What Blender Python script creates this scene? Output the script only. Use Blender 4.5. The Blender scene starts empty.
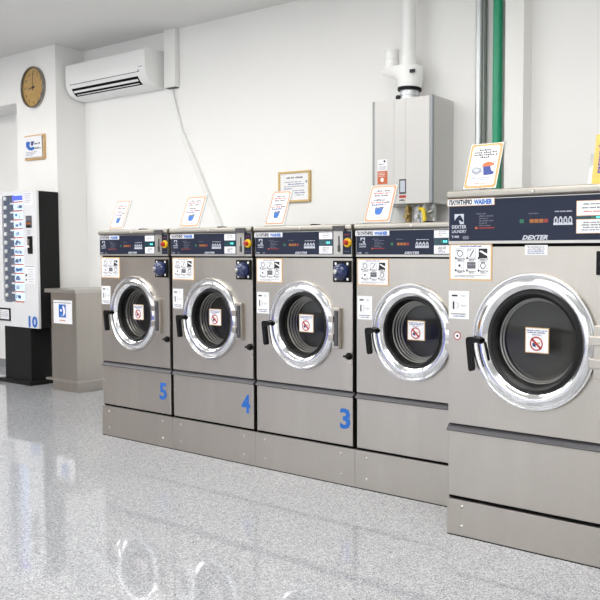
import bpy, math, random
from mathutils import Matrix, Vector
C = bpy.context.scene.collection
PI = math.pi
ID = Matrix.Identity(4)

# ------------------------------------------------------------------ materials
def nd(nt, t, **kw):
    n = nt.nodes.new(t)
    for k, v in kw.items(): setattr(n, k, v)
    return n
def mat(name, col, rough=.5, metal=0., spec=.5, emit=None, es=0., coat=0.):
    m = bpy.data.materials.new(name); m.use_nodes = True
    b = m.node_tree.nodes['Principled BSDF']
    b.inputs['Base Color'].default_value = (*col, 1)
    b.inputs['Roughness'].default_value = rough
    b.inputs['Metallic'].default_value = metal
    b.inputs['Specular IOR Level'].default_value = spec
    if coat: b.inputs['Coat Weight'].default_value = coat
    if emit:
        b.inputs['Emission Color'].default_value = (*emit, 1)
        b.inputs['Emission Strength'].default_value = es
    return m
def noisy(m, c1, c2, scale, stretch=(1, 1, 1), detail=2., rough=None, bump=0.):
    nt = m.node_tree; b = nt.nodes['Principled BSDF']
    tc = nd(nt, 'ShaderNodeTexCoord'); mp = nd(nt, 'ShaderNodeMapping'); mp.inputs['Scale'].default_value = stretch
    nz = nd(nt, 'ShaderNodeTexNoise'); nz.inputs['Scale'].default_value = scale; nz.inputs['Detail'].default_value = detail
    cr = nd(nt, 'ShaderNodeValToRGB')
    cr.color_ramp.elements[0].position = .3; cr.color_ramp.elements[0].color = (*c1, 1)
    cr.color_ramp.elements[1].position = .7; cr.color_ramp.elements[1].color = (*c2, 1)
    L = nt.links.new
    L(tc.outputs['Object'], mp.inputs['Vector']); L(mp.outputs['Vector'], nz.inputs['Vector'])
    L(nz.outputs['Fac'], cr.inputs['Fac']); L(cr.outputs['Color'], b.inputs['Base Color'])
    if rough:
        mr = nd(nt, 'ShaderNodeMapRange'); mr.inputs['To Min'].default_value = rough[0]; mr.inputs['To Max'].default_value = rough[1]
        L(nz.outputs['Fac'], mr.inputs['Value']); L(mr.outputs['Result'], b.inputs['Roughness'])
    if bump:
        bp = nd(nt, 'ShaderNodeBump'); bp.inputs['Strength'].default_value = bump; bp.inputs['Distance'].default_value = .002
        L(nz.outputs['Fac'], bp.inputs['Height']); L(bp.outputs['Normal'], b.inputs['Normal'])
    return m

M = {}
M['wall'] = noisy(mat('wall_paint', (.84, .83, .805), .75, spec=.2), (.875, .868, .848), (.885, .878, .858), 3.)
M['ceiling'] = noisy(mat('ceiling_paint', (.78, .775, .755), .85, spec=.1), (.79, .785, .77), (.81, .805, .79), 2.)
M['steel'] = noisy(mat('brushed_steel', (.6, .57, .53), .36, 1.), (.505, .468, .422), (.54, .502, .455), 6., (1.5, 1, .25), 3., (.33, .42))
M['steel_lip'] = mat('steel_lip', (.39, .37, .335), .48, 1.)
M['steel_plate'] = mat('satin_steel', (.56, .54, .51), .4, 1.)
M['steel_bin'] = noisy(mat('bin_steel', (.55, .52, .48), .34, 1.), (.455, .425, .385), (.485, .455, .415), 5., (2, 2, .3), 1., (.34, .40))
M['chrome'] = mat('polished_chrome', (.84, .84, .85), .13, 1.)
M['rim'] = mat('satin_rim', (.66, .65, .63), .24, 1.)
M['bolt'] = mat('bolt_steel', (.60, .58, .55), .35, 1.)
M['sideshade'] = mat('side_shade', (.012, .012, .012), .7, spec=.1)  # cabinet sides coloured near black: the shade between machines put into the colour
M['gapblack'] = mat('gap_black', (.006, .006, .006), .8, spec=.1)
M['channel'] = mat('channel_grey', (.070, .068, .075), .45, spec=.3)
M['navy'] = noisy(mat('navy_panel', (.010, .015, .038), .45, spec=.3), (.008, .0125, .034), (.0095, .0145, .038), 4.)
M['rubber'] = mat('black_rubber', (.008, .0085, .0085), .42, spec=.35)
M['blackpl'] = mat('black_plastic', (.005, .005, .0055), .45, spec=.2)
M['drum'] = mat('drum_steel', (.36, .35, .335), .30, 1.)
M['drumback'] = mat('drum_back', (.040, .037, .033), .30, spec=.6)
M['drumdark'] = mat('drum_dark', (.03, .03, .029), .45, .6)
M['paper'] = mat('white_paper', (.86, .86, .88), .5)
M['paperw'] = mat('label_white', (.80, .80, .81), .4)
M['orange'] = mat('border_orange', (.60, .32, .12), .5)
M['salmon'] = mat('border_salmon', (.66, .30, .16), .5)
M['yellow'] = mat('border_yellow', (.66, .42, .18), .5)
M['ink'] = mat('ink_black', (.012, .012, .016), .6)
M['inkgrey'] = mat('ink_grey', (.13, .13, .15), .6)
M['inklight'] = mat('ink_light', (.30, .31, .36), .6)
M['inkblue'] = mat('ink_blue', (.035, .06, .25), .6)
M['inkred'] = mat('ink_red', (.45, .04, .03), .6)
M['inkorange'] = mat('ink_orange', (.58, .14, .05), .6)
M['numblue'] = mat('number_blue', (.012, .13, .50), .5)
M['titleblue'] = mat('title_blue', (.02, .06, .28), .5)
M['panelwhite'] = mat('panel_white', (.52, .55, .62), .5)
M['panelgrey'] = mat('panel_grey', (.13, .14, .18), .5)
M['ledorange'] = mat('led_orange', (.32, .11, .02), .4)
M['ledred'] = mat('led_red', (.24, .03, .025), .4)
M['ledgreen'] = mat('led_green', (.01, .12, .06), .4)
M['screen'] = mat('teal_display', (.01, .05, .07), .2)
M['teal'] = mat('teal_digit', (.05, .5, .5), .3, emit=(.1, .7, .7), es=.8)
M['estopy'] = mat('stop_yellow', (.72, .44, .01), .35)
M['estopr'] = mat('stop_red', (.45, .03, .015), .3)
M['domeblue'] = mat('dome_blue', (.010, .020, .09), .22, coat=.5)
M['acwhite'] = mat('ac_white', (.86, .86, .85), .35)
M['white'] = mat('white_plastic', (.90, .90, .89), .35)
M['trunkwhite'] = mat('duct_white', (.83, .825, .80), .4)
M['heater'] = noisy(mat('heater_grey', (.60, .59, .575), .4, .15), (.59, .58, .565), (.61, .60, .585), 3.)
M['heatertrim'] = mat('heater_trim', (.30, .31, .33), .4, .3)
M['brass'] = mat('brass', (.36, .26, .11), .35, 1.)
M['yellowpl'] = mat('yellow_lever', (.80, .60, .02), .4)
M['galv'] = mat('galvanised', (.66, .675, .69), .5, 1.)
M['green'] = mat('green_pipe', (.012, .30, .15), .35)
M['pipegrey'] = mat('grey_strip', (.56, .56, .54), .5)
M['darkpipe'] = mat('dark_pipe', (.13, .16, .14), .5)
M['wood'] = noisy(mat('light_wood', (.62, .40, .18), .5), (.56, .34, .14), (.68, .45, .22), 30., (1, 1, 6), 3.)
M['goldframe'] = noisy(mat('gold_wood', (.64, .44, .17), .4), (.60, .40, .15), (.69, .49, .21), 30., (1, 1, 4), 3.)
M['clockface'] = noisy(mat('clock_wood', (.50, .29, .07), .45), (.50, .29, .07), (.64, .41, .13), 7., (1, 1, 5), 4.)
M['clockrim'] = mat('clock_rim', (.30, .27, .24), .25, 1.)
M['vendwhite'] = mat('vend_front', (.74, .745, .76), .35)
M['vendblack'] = mat('vend_black', (.012, .012, .012), .6, spec=.2)
M['slate'] = noisy(mat('vend_slate', (.08, .13, .22), .4), (.06, .10, .19), (.12, .14, .19), 4.)
M['backlit'] = mat('vend_backlight', (.8, .9, 1.), .5, emit=(.62, .80, 1.), es=1.25)
M['vendsign'] = mat('vend_sign', (.05, .08, .6), .4, emit=(.06, .09, .8), es=.8)
M['strip'] = mat('price_orange', (.78, .40, .30), .5)
M['packwhite'] = mat('pack_white', (.80, .88, .95), .3)
nt_ = M['packwhite'].node_tree; tr_ = nd(nt_, 'ShaderNodeBsdfTranslucent'); tr_.inputs['Color'].default_value = (.85, .92, 1., 1); mx_ = nd(nt_, 'ShaderNodeMixShader'); mx_.inputs[0].default_value = .6
nt_.links.new(nt_.nodes['Principled BSDF'].outputs[0], mx_.inputs[1]); nt_.links.new(tr_.outputs[0], mx_.inputs[2]); nt_.links.new(mx_.outputs[0], nt_.nodes['Material Output'].inputs['Surface'])
M['packblue'] = mat('pack_blue', (.05, .15, .42), .3)
M['packnavy'] = mat('pack_navy', (.025, .05, .16), .3)
M['yellowsign'] = noisy(mat('sign_yellow', (.90, .58, .12), .45), (.78, .46, .07), (.76, .38, .12), 6.)
M['lamp'] = mat('lamp_diffuser', (.9, .9, .9), .5, emit=(1., .98, .95), es=5.6)
M['base_grey'] = mat('skirting_grey', (.24, .25, .26), .4)
M['blueband'] = mat('reflect_blue', (.05, .09, .75), .5)
M['orangeband'] = mat('reflect_orange', (.85, .36, .02), .5)
M['frame_dark'] = mat('frame_alu', (.45, .45, .46), .4, .8)

def glassmat(name, tint, ior=1.45, rough=.02, k=1.):
    m = bpy.data.materials.new(name); m.use_nodes = True; nt = m.node_tree
    nt.nodes.remove(nt.nodes['Principled BSDF'])
    out = nt.nodes['Material Output']
    t = nd(nt, 'ShaderNodeBsdfTransparent'); t.inputs['Color'].default_value = (*tint, 1)
    g = nd(nt, 'ShaderNodeBsdfGlossy'); g.inputs['Roughness'].default_value = rough
    f = nd(nt, 'ShaderNodeLayerWeight'); f.inputs['Blend'].default_value = .5      # Schlick reflection, the same from both faces
    pw = nd(nt, 'ShaderNodeMath', operation='POWER'); pw.inputs[1].default_value = 5.
    f0 = ((ior - 1) / (ior + 1)) ** 2 * k
    mu = nd(nt, 'ShaderNodeMath', operation='MULTIPLY_ADD'); mu.inputs[1].default_value = k * (1 - f0); mu.inputs[2].default_value = f0
    mx = nd(nt, 'ShaderNodeMixShader')
    nt.links.new(f.outputs['Facing'], pw.inputs[0]); nt.links.new(pw.outputs[0], mu.inputs[0]); nt.links.new(mu.outputs[0], mx.inputs[0])
    nt.links.new(t.outputs[0], mx.inputs[1]); nt.links.new(g.outputs[0], mx.inputs[2]); nt.links.new(mx.outputs[0], out.inputs['Surface'])
    return m
M['glass'] = glassmat('door_glass', (.80, .80, .79), 1.5, .03, .6)
M['clearglass'] = glassmat('clear_glass', (.97, .97, .97), 1.35)
M['clockglass'] = glassmat('clock_glass', (.96, .96, .96), 1.5, .01)
M['acrylic'] = glassmat('acrylic', (.90, .92, .92), 1.45, .05)

def terrazzo():
    m = mat('terrazzo', (.6, .6, .6), .04, spec=.40); nt = m.node_tree; b = nt.nodes['Principled BSDF']; L = nt.links.new
    tc = nd(nt, 'ShaderNodeTexCoord')
    v = nd(nt, 'ShaderNodeTexVoronoi'); v.inputs['Scale'].default_value = 235.
    L(tc.outputs['Object'], v.inputs['Vector'])
    sp = nd(nt, 'ShaderNodeSeparateColor'); L(v.outputs['Color'], sp.inputs['Color'])
    cr = nd(nt, 'ShaderNodeValToRGB'); e = cr.color_ramp.elements
    cr.color_ramp.interpolation = 'CONSTANT'
    e[0].position = 0; e[0].color = (.195, .20, .218, 1)
    e[1].position = .10; e[1].color = (.285, .293, .313, 1)
    for p, c in ((.30, (.362, .369, .389, 1)), (.58, (.435, .443, .462, 1)), (.84, (.54, .548, .566, 1))):
        x = e.new(p); x.color = c
    L(sp.outputs[0], cr.inputs['Fac'])
    nz = nd(nt, 'ShaderNodeTexNoise'); nz.inputs['Scale'].default_value = 1.3; nz.inputs['Detail'].default_value = 3
    L(tc.outputs['Object'], nz.inputs['Vector'])
    mr = nd(nt, 'ShaderNodeMapRange'); mr.inputs['To Min'].default_value = .93; mr.inputs['To Max'].default_value = 1.05
    L(nz.outputs['Fac'], mr.inputs['Value'])
    # tile joints: fine seams every 0.6 m
    br = nd(nt, 'ShaderNodeTexBrick'); br.offset = 0; br.squash = 1
    br.inputs['Scale'].default_value = 1.; br.inputs['Mortar Size'].default_value = .0016; br.inputs['Mortar Smooth'].default_value = .2
    br.inputs['Brick Width'].default_value = .6; br.inputs['Row Height'].default_value = .6
    br.inputs['Color1'].default_value = (1, 1, 1, 1); br.inputs['Color2'].default_value = (.985, .985, .987, 1); br.inputs['Mortar'].default_value = (.95, .95, .95, 1)
    L(tc.outputs['Object'], br.inputs['Vector'])
    m1 = nd(nt, 'ShaderNodeMix', data_type='RGBA', blend_type='MULTIPLY'); m1.inputs[0].default_value = 1
    L(cr.outputs['Color'], m1.inputs[6]); L(br.outputs['Color'], m1.inputs[7])
    m2 = nd(nt, 'ShaderNodeMix', data_type='RGBA', blend_type='MULTIPLY'); m2.inputs[0].default_value = 1
    L(m1.outputs[2], m2.inputs[6]); L(mr.outputs['Result'], m2.inputs[7])
    L(m2.outputs[2], b.inputs['Base Color'])
    return m
M['floor'] = terrazzo()

# ------------------------------------------------------------------ mesh building
_tc = {}
def text_mesh(s, bold=0., shear=0.):
    k = (s, bold, shear)
    if k not in _tc:
        cu = bpy.data.curves.new('t', 'FONT'); cu.body = s; cu.size = 1.; cu.offset = bold; cu.shear = shear; cu.resolution_u = 2
        o = bpy.data.objects.new('t', cu); C.objects.link(o)
        dg = bpy.context.evaluated_depsgraph_get(); dg.update()
        me = o.evaluated_get(dg).to_mesh()
        vs = [v.co.copy() for v in me.vertices]; fs = [tuple(p.vertices) for p in me.polygons]
        o.evaluated_get(dg).to_mesh_clear()
        bpy.data.objects.remove(o); bpy.data.curves.remove(cu)
        x0 = min(v.x for v in vs); x1 = max(v.x for v in vs)
        _tc[k] = (vs, fs, x0, x1)
    return _tc[k]

SC = dict(kx=1., sx=0., ky=1., sy=0., kz=1., sz=0.)        # drawing units -> metres for the group being built
def units(kx=1., kz=1., ky=1., sx=0., sy=0., sz=0.): SC.update(kx=kx, sx=sx, ky=ky, sy=sy, kz=kz, sz=sz)
def U(p): return Vector((p[0] * SC['kx'] + SC['sx'], p[1] * SC['ky'] + SC['sy'], p[2] * SC['kz'] + SC['sz']))
class MB:
    """collects shapes in the thing's own coordinates and links them as one mesh object"""
    def __init__(s): s.v = []; s.f = []; s.m = []; s.sm = []; s.mats = []; s.tf = ID
    def mi(s, m):
        if m not in s.mats: s.mats.append(m)
        return s.mats.index(m)
    def add(s, vs, fs, m, smooth=False): return s.raw([U(p) for p in vs], fs, m, smooth)
    def raw(s, vs, fs, m, smooth=False):
        n = len(s.v); s.v += [s.tf @ Vector(p) for p in vs]; k = s.mi(m)
        for f in fs: s.f.append(tuple(n + i for i in f)); s.m.append(k); s.sm.append(smooth)
        return s
    def box(s, x0, x1, y0, y1, z0, z1, m):
        vs = [(x, y, z) for x in (x0, x1) for y in (y0, y1) for z in (z0, z1)]
        return s.add(vs, [(0, 1, 3, 2), (4, 6, 7, 5), (0, 4, 5, 1), (2, 3, 7, 6), (0, 2, 6, 4), (1, 5, 7, 3)], m)
    def prism_x(s, prof, x0, x1, m, smooth=False):       # profile of (y, z) swept along x
        n = len(prof); vs = [(x0, y, z) for y, z in prof] + [(x1, y, z) for y, z in prof]
        fs = [(i, (i + 1) % n, n + (i + 1) % n, n + i) for i in range(n)]
        s.add(vs, fs, m, smooth); return s.add(vs, [tuple(range(n))[::-1], tuple(range(n, 2 * n))], m)
    def prism_z(s, prof, z0, z1, m, smooth=False):
        n = len(prof); vs = [(x, y, z0) for x, y in prof] + [(x, y, z1) for x, y in prof]
        s.add(vs, [(i, (i + 1) % n, n + (i + 1) % n, n + i) for i in range(n)], m, smooth)
        return s.add(vs, [tuple(range(n))[::-1], tuple(range(n, 2 * n))], m)
    def prism_y(s, prof, y0, y1, m, smooth=False):       # outline of (x, z) swept along y
        n = len(prof); vs = [(x, y0, z) for x, z in prof] + [(x, y1, z) for x, z in prof]
        s.add(vs, [(i, (i + 1) % n, n + (i + 1) % n, n + i) for i in range(n)], m, smooth)
        return s.add(vs, [tuple(range(n))[::-1], tuple(range(n, 2 * n))], m)
    def lathe(s, prof, c, axis, m, n=64, caps=(False, False)):   # prof of (r, t) about axis through c
        vs = []; c = U(c); kt = SC['k' + axis]; kr = SC['kz']
        for r, t in prof:
            for i in range(n):
                a = 2 * PI * i / n; u, w = r * kr * math.cos(a), r * kr * math.sin(a); q = t * kt
                p = {'y': (u, q, w), 'z': (u, w, q), 'x': (q, u, w)}[axis]
                vs.append((c[0] + p[0], c[1] + p[1], c[2] + p[2]))
        fs = []
        for k in range(len(prof) - 1):
            for i in range(n): j = (i + 1) % n; fs.append((k * n + i, k * n + j, (k + 1) * n + j, (k + 1) * n + i))
        s.raw(vs, fs, m, True)
        ends = []
        if caps[0]: ends.append(tuple(range(n))[::-1])
        if caps[1]: ends.append(tuple(range((len(prof) - 1) * n, len(prof) * n)))
        if ends: s.raw(vs, ends, m)
        return s
    def cyl(s, c, axis, r, t0, t1, m, n=32): return s.lathe([(r, t0), (r, t1)], c, axis, m, n, (True, True))
    def tube(s, pts, r, m, n=12):
        pts = [U(p) for p in pts]; r *= SC['kz']; vs = []; fs = []
        for i, p in enumerate(pts):
            d = (pts[min(i + 1, len(pts) - 1)] - pts[max(i - 1, 0)]).normalized()
            a = d.cross(Vector((0, 0, 1)));  a = a if a.length > .05 else d.cross(Vector((1, 0, 0)))
            a.normalize(); b = d.cross(a)
            for k in range(n):
                t = 2 * PI * k / n; vs.append(p + a * (r * math.cos(t)) + b * (r * math.sin(t)))
        for i in range(len(pts) - 1):
            for k in range(n): j = (k + 1) % n; fs.append((i * n + k, i * n + j, (i + 1) * n + j, (i + 1) * n + k))
        s.raw(vs, fs, m, True); return s.raw(vs, [tuple(range(n))[::-1], tuple(range((len(pts) - 1) * n, len(pts) * n))], m)
    # flat print on a face looking towards -y
    def quad(s, x0, x1, z0, z1, y, m): return s.add([(x0, y, z0), (x1, y, z0), (x1, y, z1), (x0, y, z1)], [(0, 1, 2, 3)], m)
    def poly(s, pts, y, m): return s.add([(a, y, b) for a, b in pts], [tuple(range(len(pts)))], m)
    def disc(s, cx, cz, r, y, m, n=28):
        c = U((cx, y, cz)); r *= SC['kz']; return s.raw([(c[0] + r * math.cos(2 * PI * i / n), c[1], c[2] + r * math.sin(2 * PI * i / n)) for i in range(n)], [tuple(range(n))], m)
    def ring(s, cx, cz, r0, r1, y, m, n=32):
        c = U((cx, y, cz)); k = SC['kz']
        vs = [(c[0] + r * k * math.cos(2 * PI * i / n), c[1], c[2] + r * k * math.sin(2 * PI * i / n)) for r in (r0, r1) for i in range(n)]
        return s.raw(vs, [(i, n + i, n + (i + 1) % n, (i + 1) % n) for i in range(n)], m)
    def rquad(s, x0, x1, z0, z1, r, y, m):
        pts = []
        for cx, cz, a0 in ((x1 - r, z1 - r, 0), (x0 + r, z1 - r, 90), (x0 + r, z0 + r, 180), (x1 - r, z0 + r, 270)):
            pts += [(cx + r * math.cos(math.radians(a0 + d)), cz + r * math.sin(math.radians(a0 + d))) for d in (0, 30, 60, 90)]
        return s.poly(pts, y, m)
    def text(s, t, x, z, h, y, m, al='L', w=None, bold=.012, shear=0., rot=0.):
        vs, fs, a, b = text_mesh(t, bold, shear); k = h / .727; kx = k if not w else w / (b - a)
        off = {'L': 0, 'C': -(b - a) / 2, 'R': -(b - a)}[al]; ca, sa = math.cos(rot), math.sin(rot)
        out = []
        for v in vs:
            p, q = (v.x - a + off) * kx, v.y * k
            out.append((x + p * ca - q * sa, y, z + p * sa + q * ca))
        return s.add(out, fs, m)
    def words(s, x0, x1, z, h, y, m, seed=0):            # a printed line too small to read: rows of letter strokes
        rg = random.Random(seed); x = x0
        while x < x1 - h * .5:
            for _ in range(rg.randint(3, 9)):
                w = h * rg.uniform(.45, .7)
                if x + w > x1: break
                hh = h * rg.choice((.72, .72, 1., 1., .8))
                s.quad(x, x + w, z, z + hh, y, m); x += w + h * .22
            x += h * .5
        return s
    def build(s, name, parent=None, loc=None, bevel=0., seg=2, sharp=.7):
        me = bpy.data.meshes.new(name); me.from_pydata([tuple(v) for v in s.v], [], s.f)
        for m in s.mats: me.materials.append(M[m])
        me.polygons.foreach_set('material_index', s.m); me.polygons.foreach_set('use_smooth', s.sm)
        me.update()
        if any(s.sm): me.set_sharp_from_angle(angle=sharp)
        o = bpy.data.objects.new(name, me); C.objects.link(o)
        if parent: o.parent = parent
        if loc: o.location = loc
        if bevel:
            bv = o.modifiers.new('bevel', 'BEVEL'); bv.width = bevel; bv.segments = seg; bv.limit_method = 'ANGLE'; bv.angle_limit = .9
        return o
def tag(o, label, cat, group=None):
    o['label'] = label; o['category'] = cat
    if group: o['group'] = group
    return o
def thing(name, label, cat, loc, group=None):
    o = bpy.data.objects.new(name, None); o.empty_display_size = .1; C.objects.link(o); o.location = loc
    return tag(o, label, cat, group)
def struct(o): o['kind'] = 'structure'; return o
def copy_tree(o, parent=None):
    c = o.copy(); C.objects.link(c)
    if parent: c.parent = parent
    for ch in o.children: copy_tree(ch, c)
    return c

# ------------------------------------------------------------------ room shell
YW, ZC = 4.5215, 3.222            # back wall plane, ceiling height
XL, XR, YF = -13.5, 1.6, -2.8
struct(MB().box(XL, XR, YF - .2, YW + .15, -.12, 0, 'floor').build('floor'))
struct(MB().box(XL, XR, YF - .2, YW + .15, ZC, ZC + .12, 'ceiling').build('ceiling'))
struct(MB().box(XL, XR, YW, YW + .15, 0, ZC, 'wall').build('wall_back'))
struct(MB().box(XL - .15, XL, YF - .2, YW + .15, 0, ZC, 'wall').build('wall_left'))
struct(MB().box(XR, XR + .15, YF - .2, YW + .15, 0, ZC, 'wall').build('wall_right'))
fw = MB()                       # shop front behind the photographer: sill, lintel, piers, window openings
fw.box(XL, XR, YF - .2, YF, 0, .35, 'wall').box(XL, XR, YF - .2, YF, 2.75, ZC, 'wall')
piers = [XL, -9.2, -8.9, -5.9, -5.6, -2.6, -2.3, .9, 1.2, XR]
WIN = [(-8.9, -5.9), (-5.6, -2.6), (-2.3, .9)]
for a, b in ((XL, -8.9), (-5.9, -5.6), (-2.6, -2.3), (.9, XR)): fw.box(a, b, YF - .2, YF, .35, 2.75, 'wall')
struct(fw.build('wall_front'))
for i, (a, b) in enumerate(WIN):
    w = MB(); w.box(a, a + .05, YF - .14, YF - .06, .35, 2.75, 'frame_dark').box(b - .05, b, YF - .14, YF - .06, .35, 2.75, 'frame_dark')
    w.box(a, b, YF - .14, YF - .06, .35, .40, 'frame_dark').box(a, b, YF - .14, YF - .06, 2.70, 2.75, 'frame_dark')
    w.box(a + .05, b - .05, YF - .105, YF - .095, .40, 2.70, 'clearglass')
    struct(w.build('window_%d' % (i + 1)))
# colour bands added on unseen walls to tint the reflections in the chrome doors
struct(MB().box(XL + .02, -4.2, YF, YF + .012, 0, .32, 'blueband').build('reflect_band_blue'))
struct(MB().box(XL, XL + .012, YF + .1, .4, .75, 1.75, 'orangeband').build('reflect_band_orange'))
PY = 4.226
struct(MB().box(-7.860, -7.168, PY, YW, 0, ZC, 'wall').build('wall_pillar'))
struct(MB().box(XL, -7.860, PY, YW, 2.744, ZC, 'wall').build('wall_beam'))
struct(MB().box(XL, -7.860, YW - .015, YW, 0, .09, 'base_grey').build('baseboard_back'))
struct(MB().box(-2.427, -2.295, 4.405, YW, 0, ZC, 'trunkwhite').build('trim_3'))

# ------------------------------------------------------------------ washers
def hole_plate(mb, x0, x1, z0, z1, cx, cz, r, y, yb, m, n=96):
    x0, x1, z0, z1, r = x0 * SC['kx'], x1 * SC['kx'], z0 * SC['kz'], z1 * SC['kz'], r * SC['kz']; cx *= SC['kx']; cz *= SC['kz']
    angs = [2 * PI * i / n for i in range(n)] + [math.atan2(z - cz, x - cx) % (2 * PI) for x in (x0, x1) for z in (z0, z1)]
    angs = sorted(angs); vs = []; N = len(angs)
    for a in angs: vs.append((cx + r * math.cos(a), y, cz + r * math.sin(a)))
    for a in angs:
        ca, sa = math.cos(a), math.sin(a)
        t = min((((x1 if ca > 0 else x0) - cx) / ca) if abs(ca) > 1e-9 else 9, (((z1 if sa > 0 else z0) - cz) / sa) if abs(sa) > 1e-9 else 9)
        vs.append((cx + t * ca, y, cz + t * sa))
    for k in range(N): vs.append((vs[N + k][0], yb, vs[N + k][2]))
    fs = []
    for i in range(N):
        j = (i + 1) % N; fs.append((i, j, N + j, N + i)); fs.append((N + i, N + j, 2 * N + j, 2 * N + i))
    mb.raw(vs, fs, m)

def instruction_sheet(mb, x0, x1, z0, z1, y, seed):
    w, h = x1 - x0, z1 - z0
    mb.box(x0, x1, y, y + .0015, z0, z1, 'yellow'); y -= .0006
    b = .032 * w; mb.quad(x0 + b, x1 - b, z0 + b, z1 - b, y, 'paper'); y -= .0006
    X = lambda u: x0 + u * w
    Z = lambda v: z0 + v * h
    mb.words(X(.26), X(.76), Z(.905), h * .032, y, 'inkblue', seed)
    for r, zb in ((0, .60), (1, .27)):
        for c in range(3):
            a = X(.155 + .27 * c); bq = a + .2 * w; t = Z(zb + .26); q = Z(zb)
            if (r, c) == (0, 2):
                mb.quad(a, bq, q, t, y, 'ink'); mb.poly([(a + .01 * w, t - .07 * h), (bq, q + .06 * h), (bq, q + .12 * h), (a + .06 * w, t - .05 * h)], y - .0006, 'paper')
            elif (r, c) == (1, 1):
                mb.quad(a, bq, q + .05 * h, t - .03 * h, y, 'inkgrey'); mb.words(a + .02 * w, bq - .02 * w, q + .14 * h, h * .03, y - .0006, 'inklight', seed + 3)
            else:
                for e in ((a, bq, t - .012 * h, t), (a, bq, q, q + .012 * h), (a, a + .010 * w, q, t), (bq - .010 * w, bq, q, t)): mb.quad(*e, y, 'inklight')
                cx, cz = (a + bq) / 2, (q + t) / 2
                if (r, c) == (0, 0): mb.ring(cx, cz, .055 * w, .075 * w, y, 'inkgrey'); mb.words(a + .02 * w, a + .1 * w, t - .06 * h, h * .03, y, 'inkgrey', seed)
                elif (r, c) == (0, 1): mb.poly([(a + .05 * w, q + .04 * h), (a + .08 * w, q + .04 * h), (bq - .03 * w, t - .03 * h), (bq - .06 * w, t - .03 * h)], y, 'inkgrey'); mb.words(a + .02 * w, a + .1 * w, t - .05 * h, h * .03, y, 'inkgrey', seed + 1)
                elif (r, c) == (1, 0): mb.disc(cx - .01 * w, cz, .03 * w, y, 'ink'); mb.disc(cx + .04 * w, cz - .05 * h, .012 * w, y, 'inkgrey')
                else: mb.ring(cx, cz, .05 * w, .07 * w, y, 'inkgrey'); mb.quad(a + .05 * w, bq - .05 * w, t - .05 * h, t - .03 * h, y, 'inkgrey')
            mb.disc(a, q, .024 * w, y - .0003, 'ink', 14)
            mb.words(a + .03 * w, bq + .02 * w, q - .042 * h, h * .034, y, 'inkgrey', seed + c)
            mb.words(a + .05 * w, bq - .02 * w, q - .08 * h, h * .030, y, 'inkgrey', seed + c + 7)
    mb.words(X(.13), X(.87), Z(.125), h * .022, y, 'inkgrey', seed + 11); mb.words(X(.13), X(.6), Z(.085), h * .022, y, 'inkgrey', seed + 12)

def info_label(mb, x0, x1, z0, z1, y, seed):
    w, h = x1 - x0, z1 - z0; mb.box(x0, x1, y, y + .0015, z0, z1, 'paperw'); y -= .0006
    X = lambda u: x0 + u * w
    Z = lambda v: z0 + v * h
    mb.quad(X(.15), X(.43), Z(.80), Z(.86), y, 'ink'); mb.words(X(.6), X(.82), Z(.84), h * .022, y, 'inkgrey', seed); mb.words(X(.65), X(.78), Z(.79), h * .022, y, 'inkgrey', seed + 1)
    mb.quad(X(.20), X(.28), Z(.34), Z(.62), y, 'ink')
    pts = [(X(.32) + .14 * w * math.cos(t), Z(.48) + .13 * h * math.sin(t)) for t in [-1.3 + 2.6 * i / 10 for i in range(11)]]
    for p, q in zip(pts[:-1], pts[1:]): mb.poly([p, (p[0] + .02 * w, p[1]), (q[0] + .02 * w, q[1]), q], y, 'inkgrey')
    mb.words(X(.58), X(.88), Z(.48), h * .02, y, 'inkgrey', seed + 2); mb.words(X(.65), X(.8), Z(.44), h * .02, y, 'inkgrey', seed + 3)
    mb.words(X(.12), X(.85), Z(.16), h * .038, y, 'ink', seed + 4); mb.words(X(.22), X(.8), Z(.08), h * .038, y, 'inkblue', seed + 5)

def no_sign(mb, x0, x1, z0, z1, y, seed, mid=.42):
    w, h = x1 - x0, z1 - z0
    mb.box(x0, x1, y, y + .0015, z0, z1, 'yellow'); y -= .0006
    b = .035 * w; mb.quad(x0 + b, x1 - b, z0 + b, z1 - b, y, 'paper'); y -= .0006
    mb.words(x0 + .06 * w, x1 - .06 * w, z1 - .14 * h, h * .05, y, 'inkblue', seed); mb.words(x0 + .1 * w, x1 - .1 * w, z1 - .22 * h, h * .05, y, 'inkblue', seed + 1)
    mb.words(x0 + .3 * w, x1 - .3 * w, z1 - .30 * h, h * .045, y, 'inkblue', seed + 2)
    cx, cz, r = x0 + .48 * w, z0 + .37 * h, .30 * w
    mb.poly([(cx - .17 * w, cz + .0 * h), (cx - .10 * w, cz + .05 * h), (cx - .02 * w, cz - .04 * h), (cx - .03 * w, cz - .15 * h), (cx - .08 * w, cz - .12 * h), (cx - .16 * w, cz - .11 * h)], y, 'packnavy')
    mb.poly([(cx + .03 * w, cz + .05 * h), (cx + .16 * w, cz + .07 * h), (cx + .15 * w, cz + .0 * h), (cx + .04 * w, cz + .0 * h)], y, 'wood')
    y -= .0006; d = .045 * w / math.sqrt(2); q = r * .70
    mb.ring(cx, cz, r * .80, r, y, 'inkred'); mb.poly([(cx - q - d, cz + q - d), (cx + q - d, cz - q - d), (cx + q + d, cz - q + d), (cx - q + d, cz + q + d)], y, 'inkred')

SMALL = dict(W=.660, x0=.012, x1=.646, zp=.197, zb=.209, zc0=.466, zc1=.4945, zf1=1.172, zt0=1.1885, zt1=1.3125, zl=1.345, depth=.74,
             cx=.328, cz=.8165, R=.2375, Rd=.229, Rg=.168)
BIG = dict(W=.727, x0=.004, x1=.719, zp=.156, zb=.170, zc0=.4515, zc1=.481, zf1=1.226, zt0=1.247, zt1=1.423, zl=1.459, depth=.95,
           cx=.3695, cz=.849, R=.2745, Rd=.2635, Rg=.203)

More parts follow.
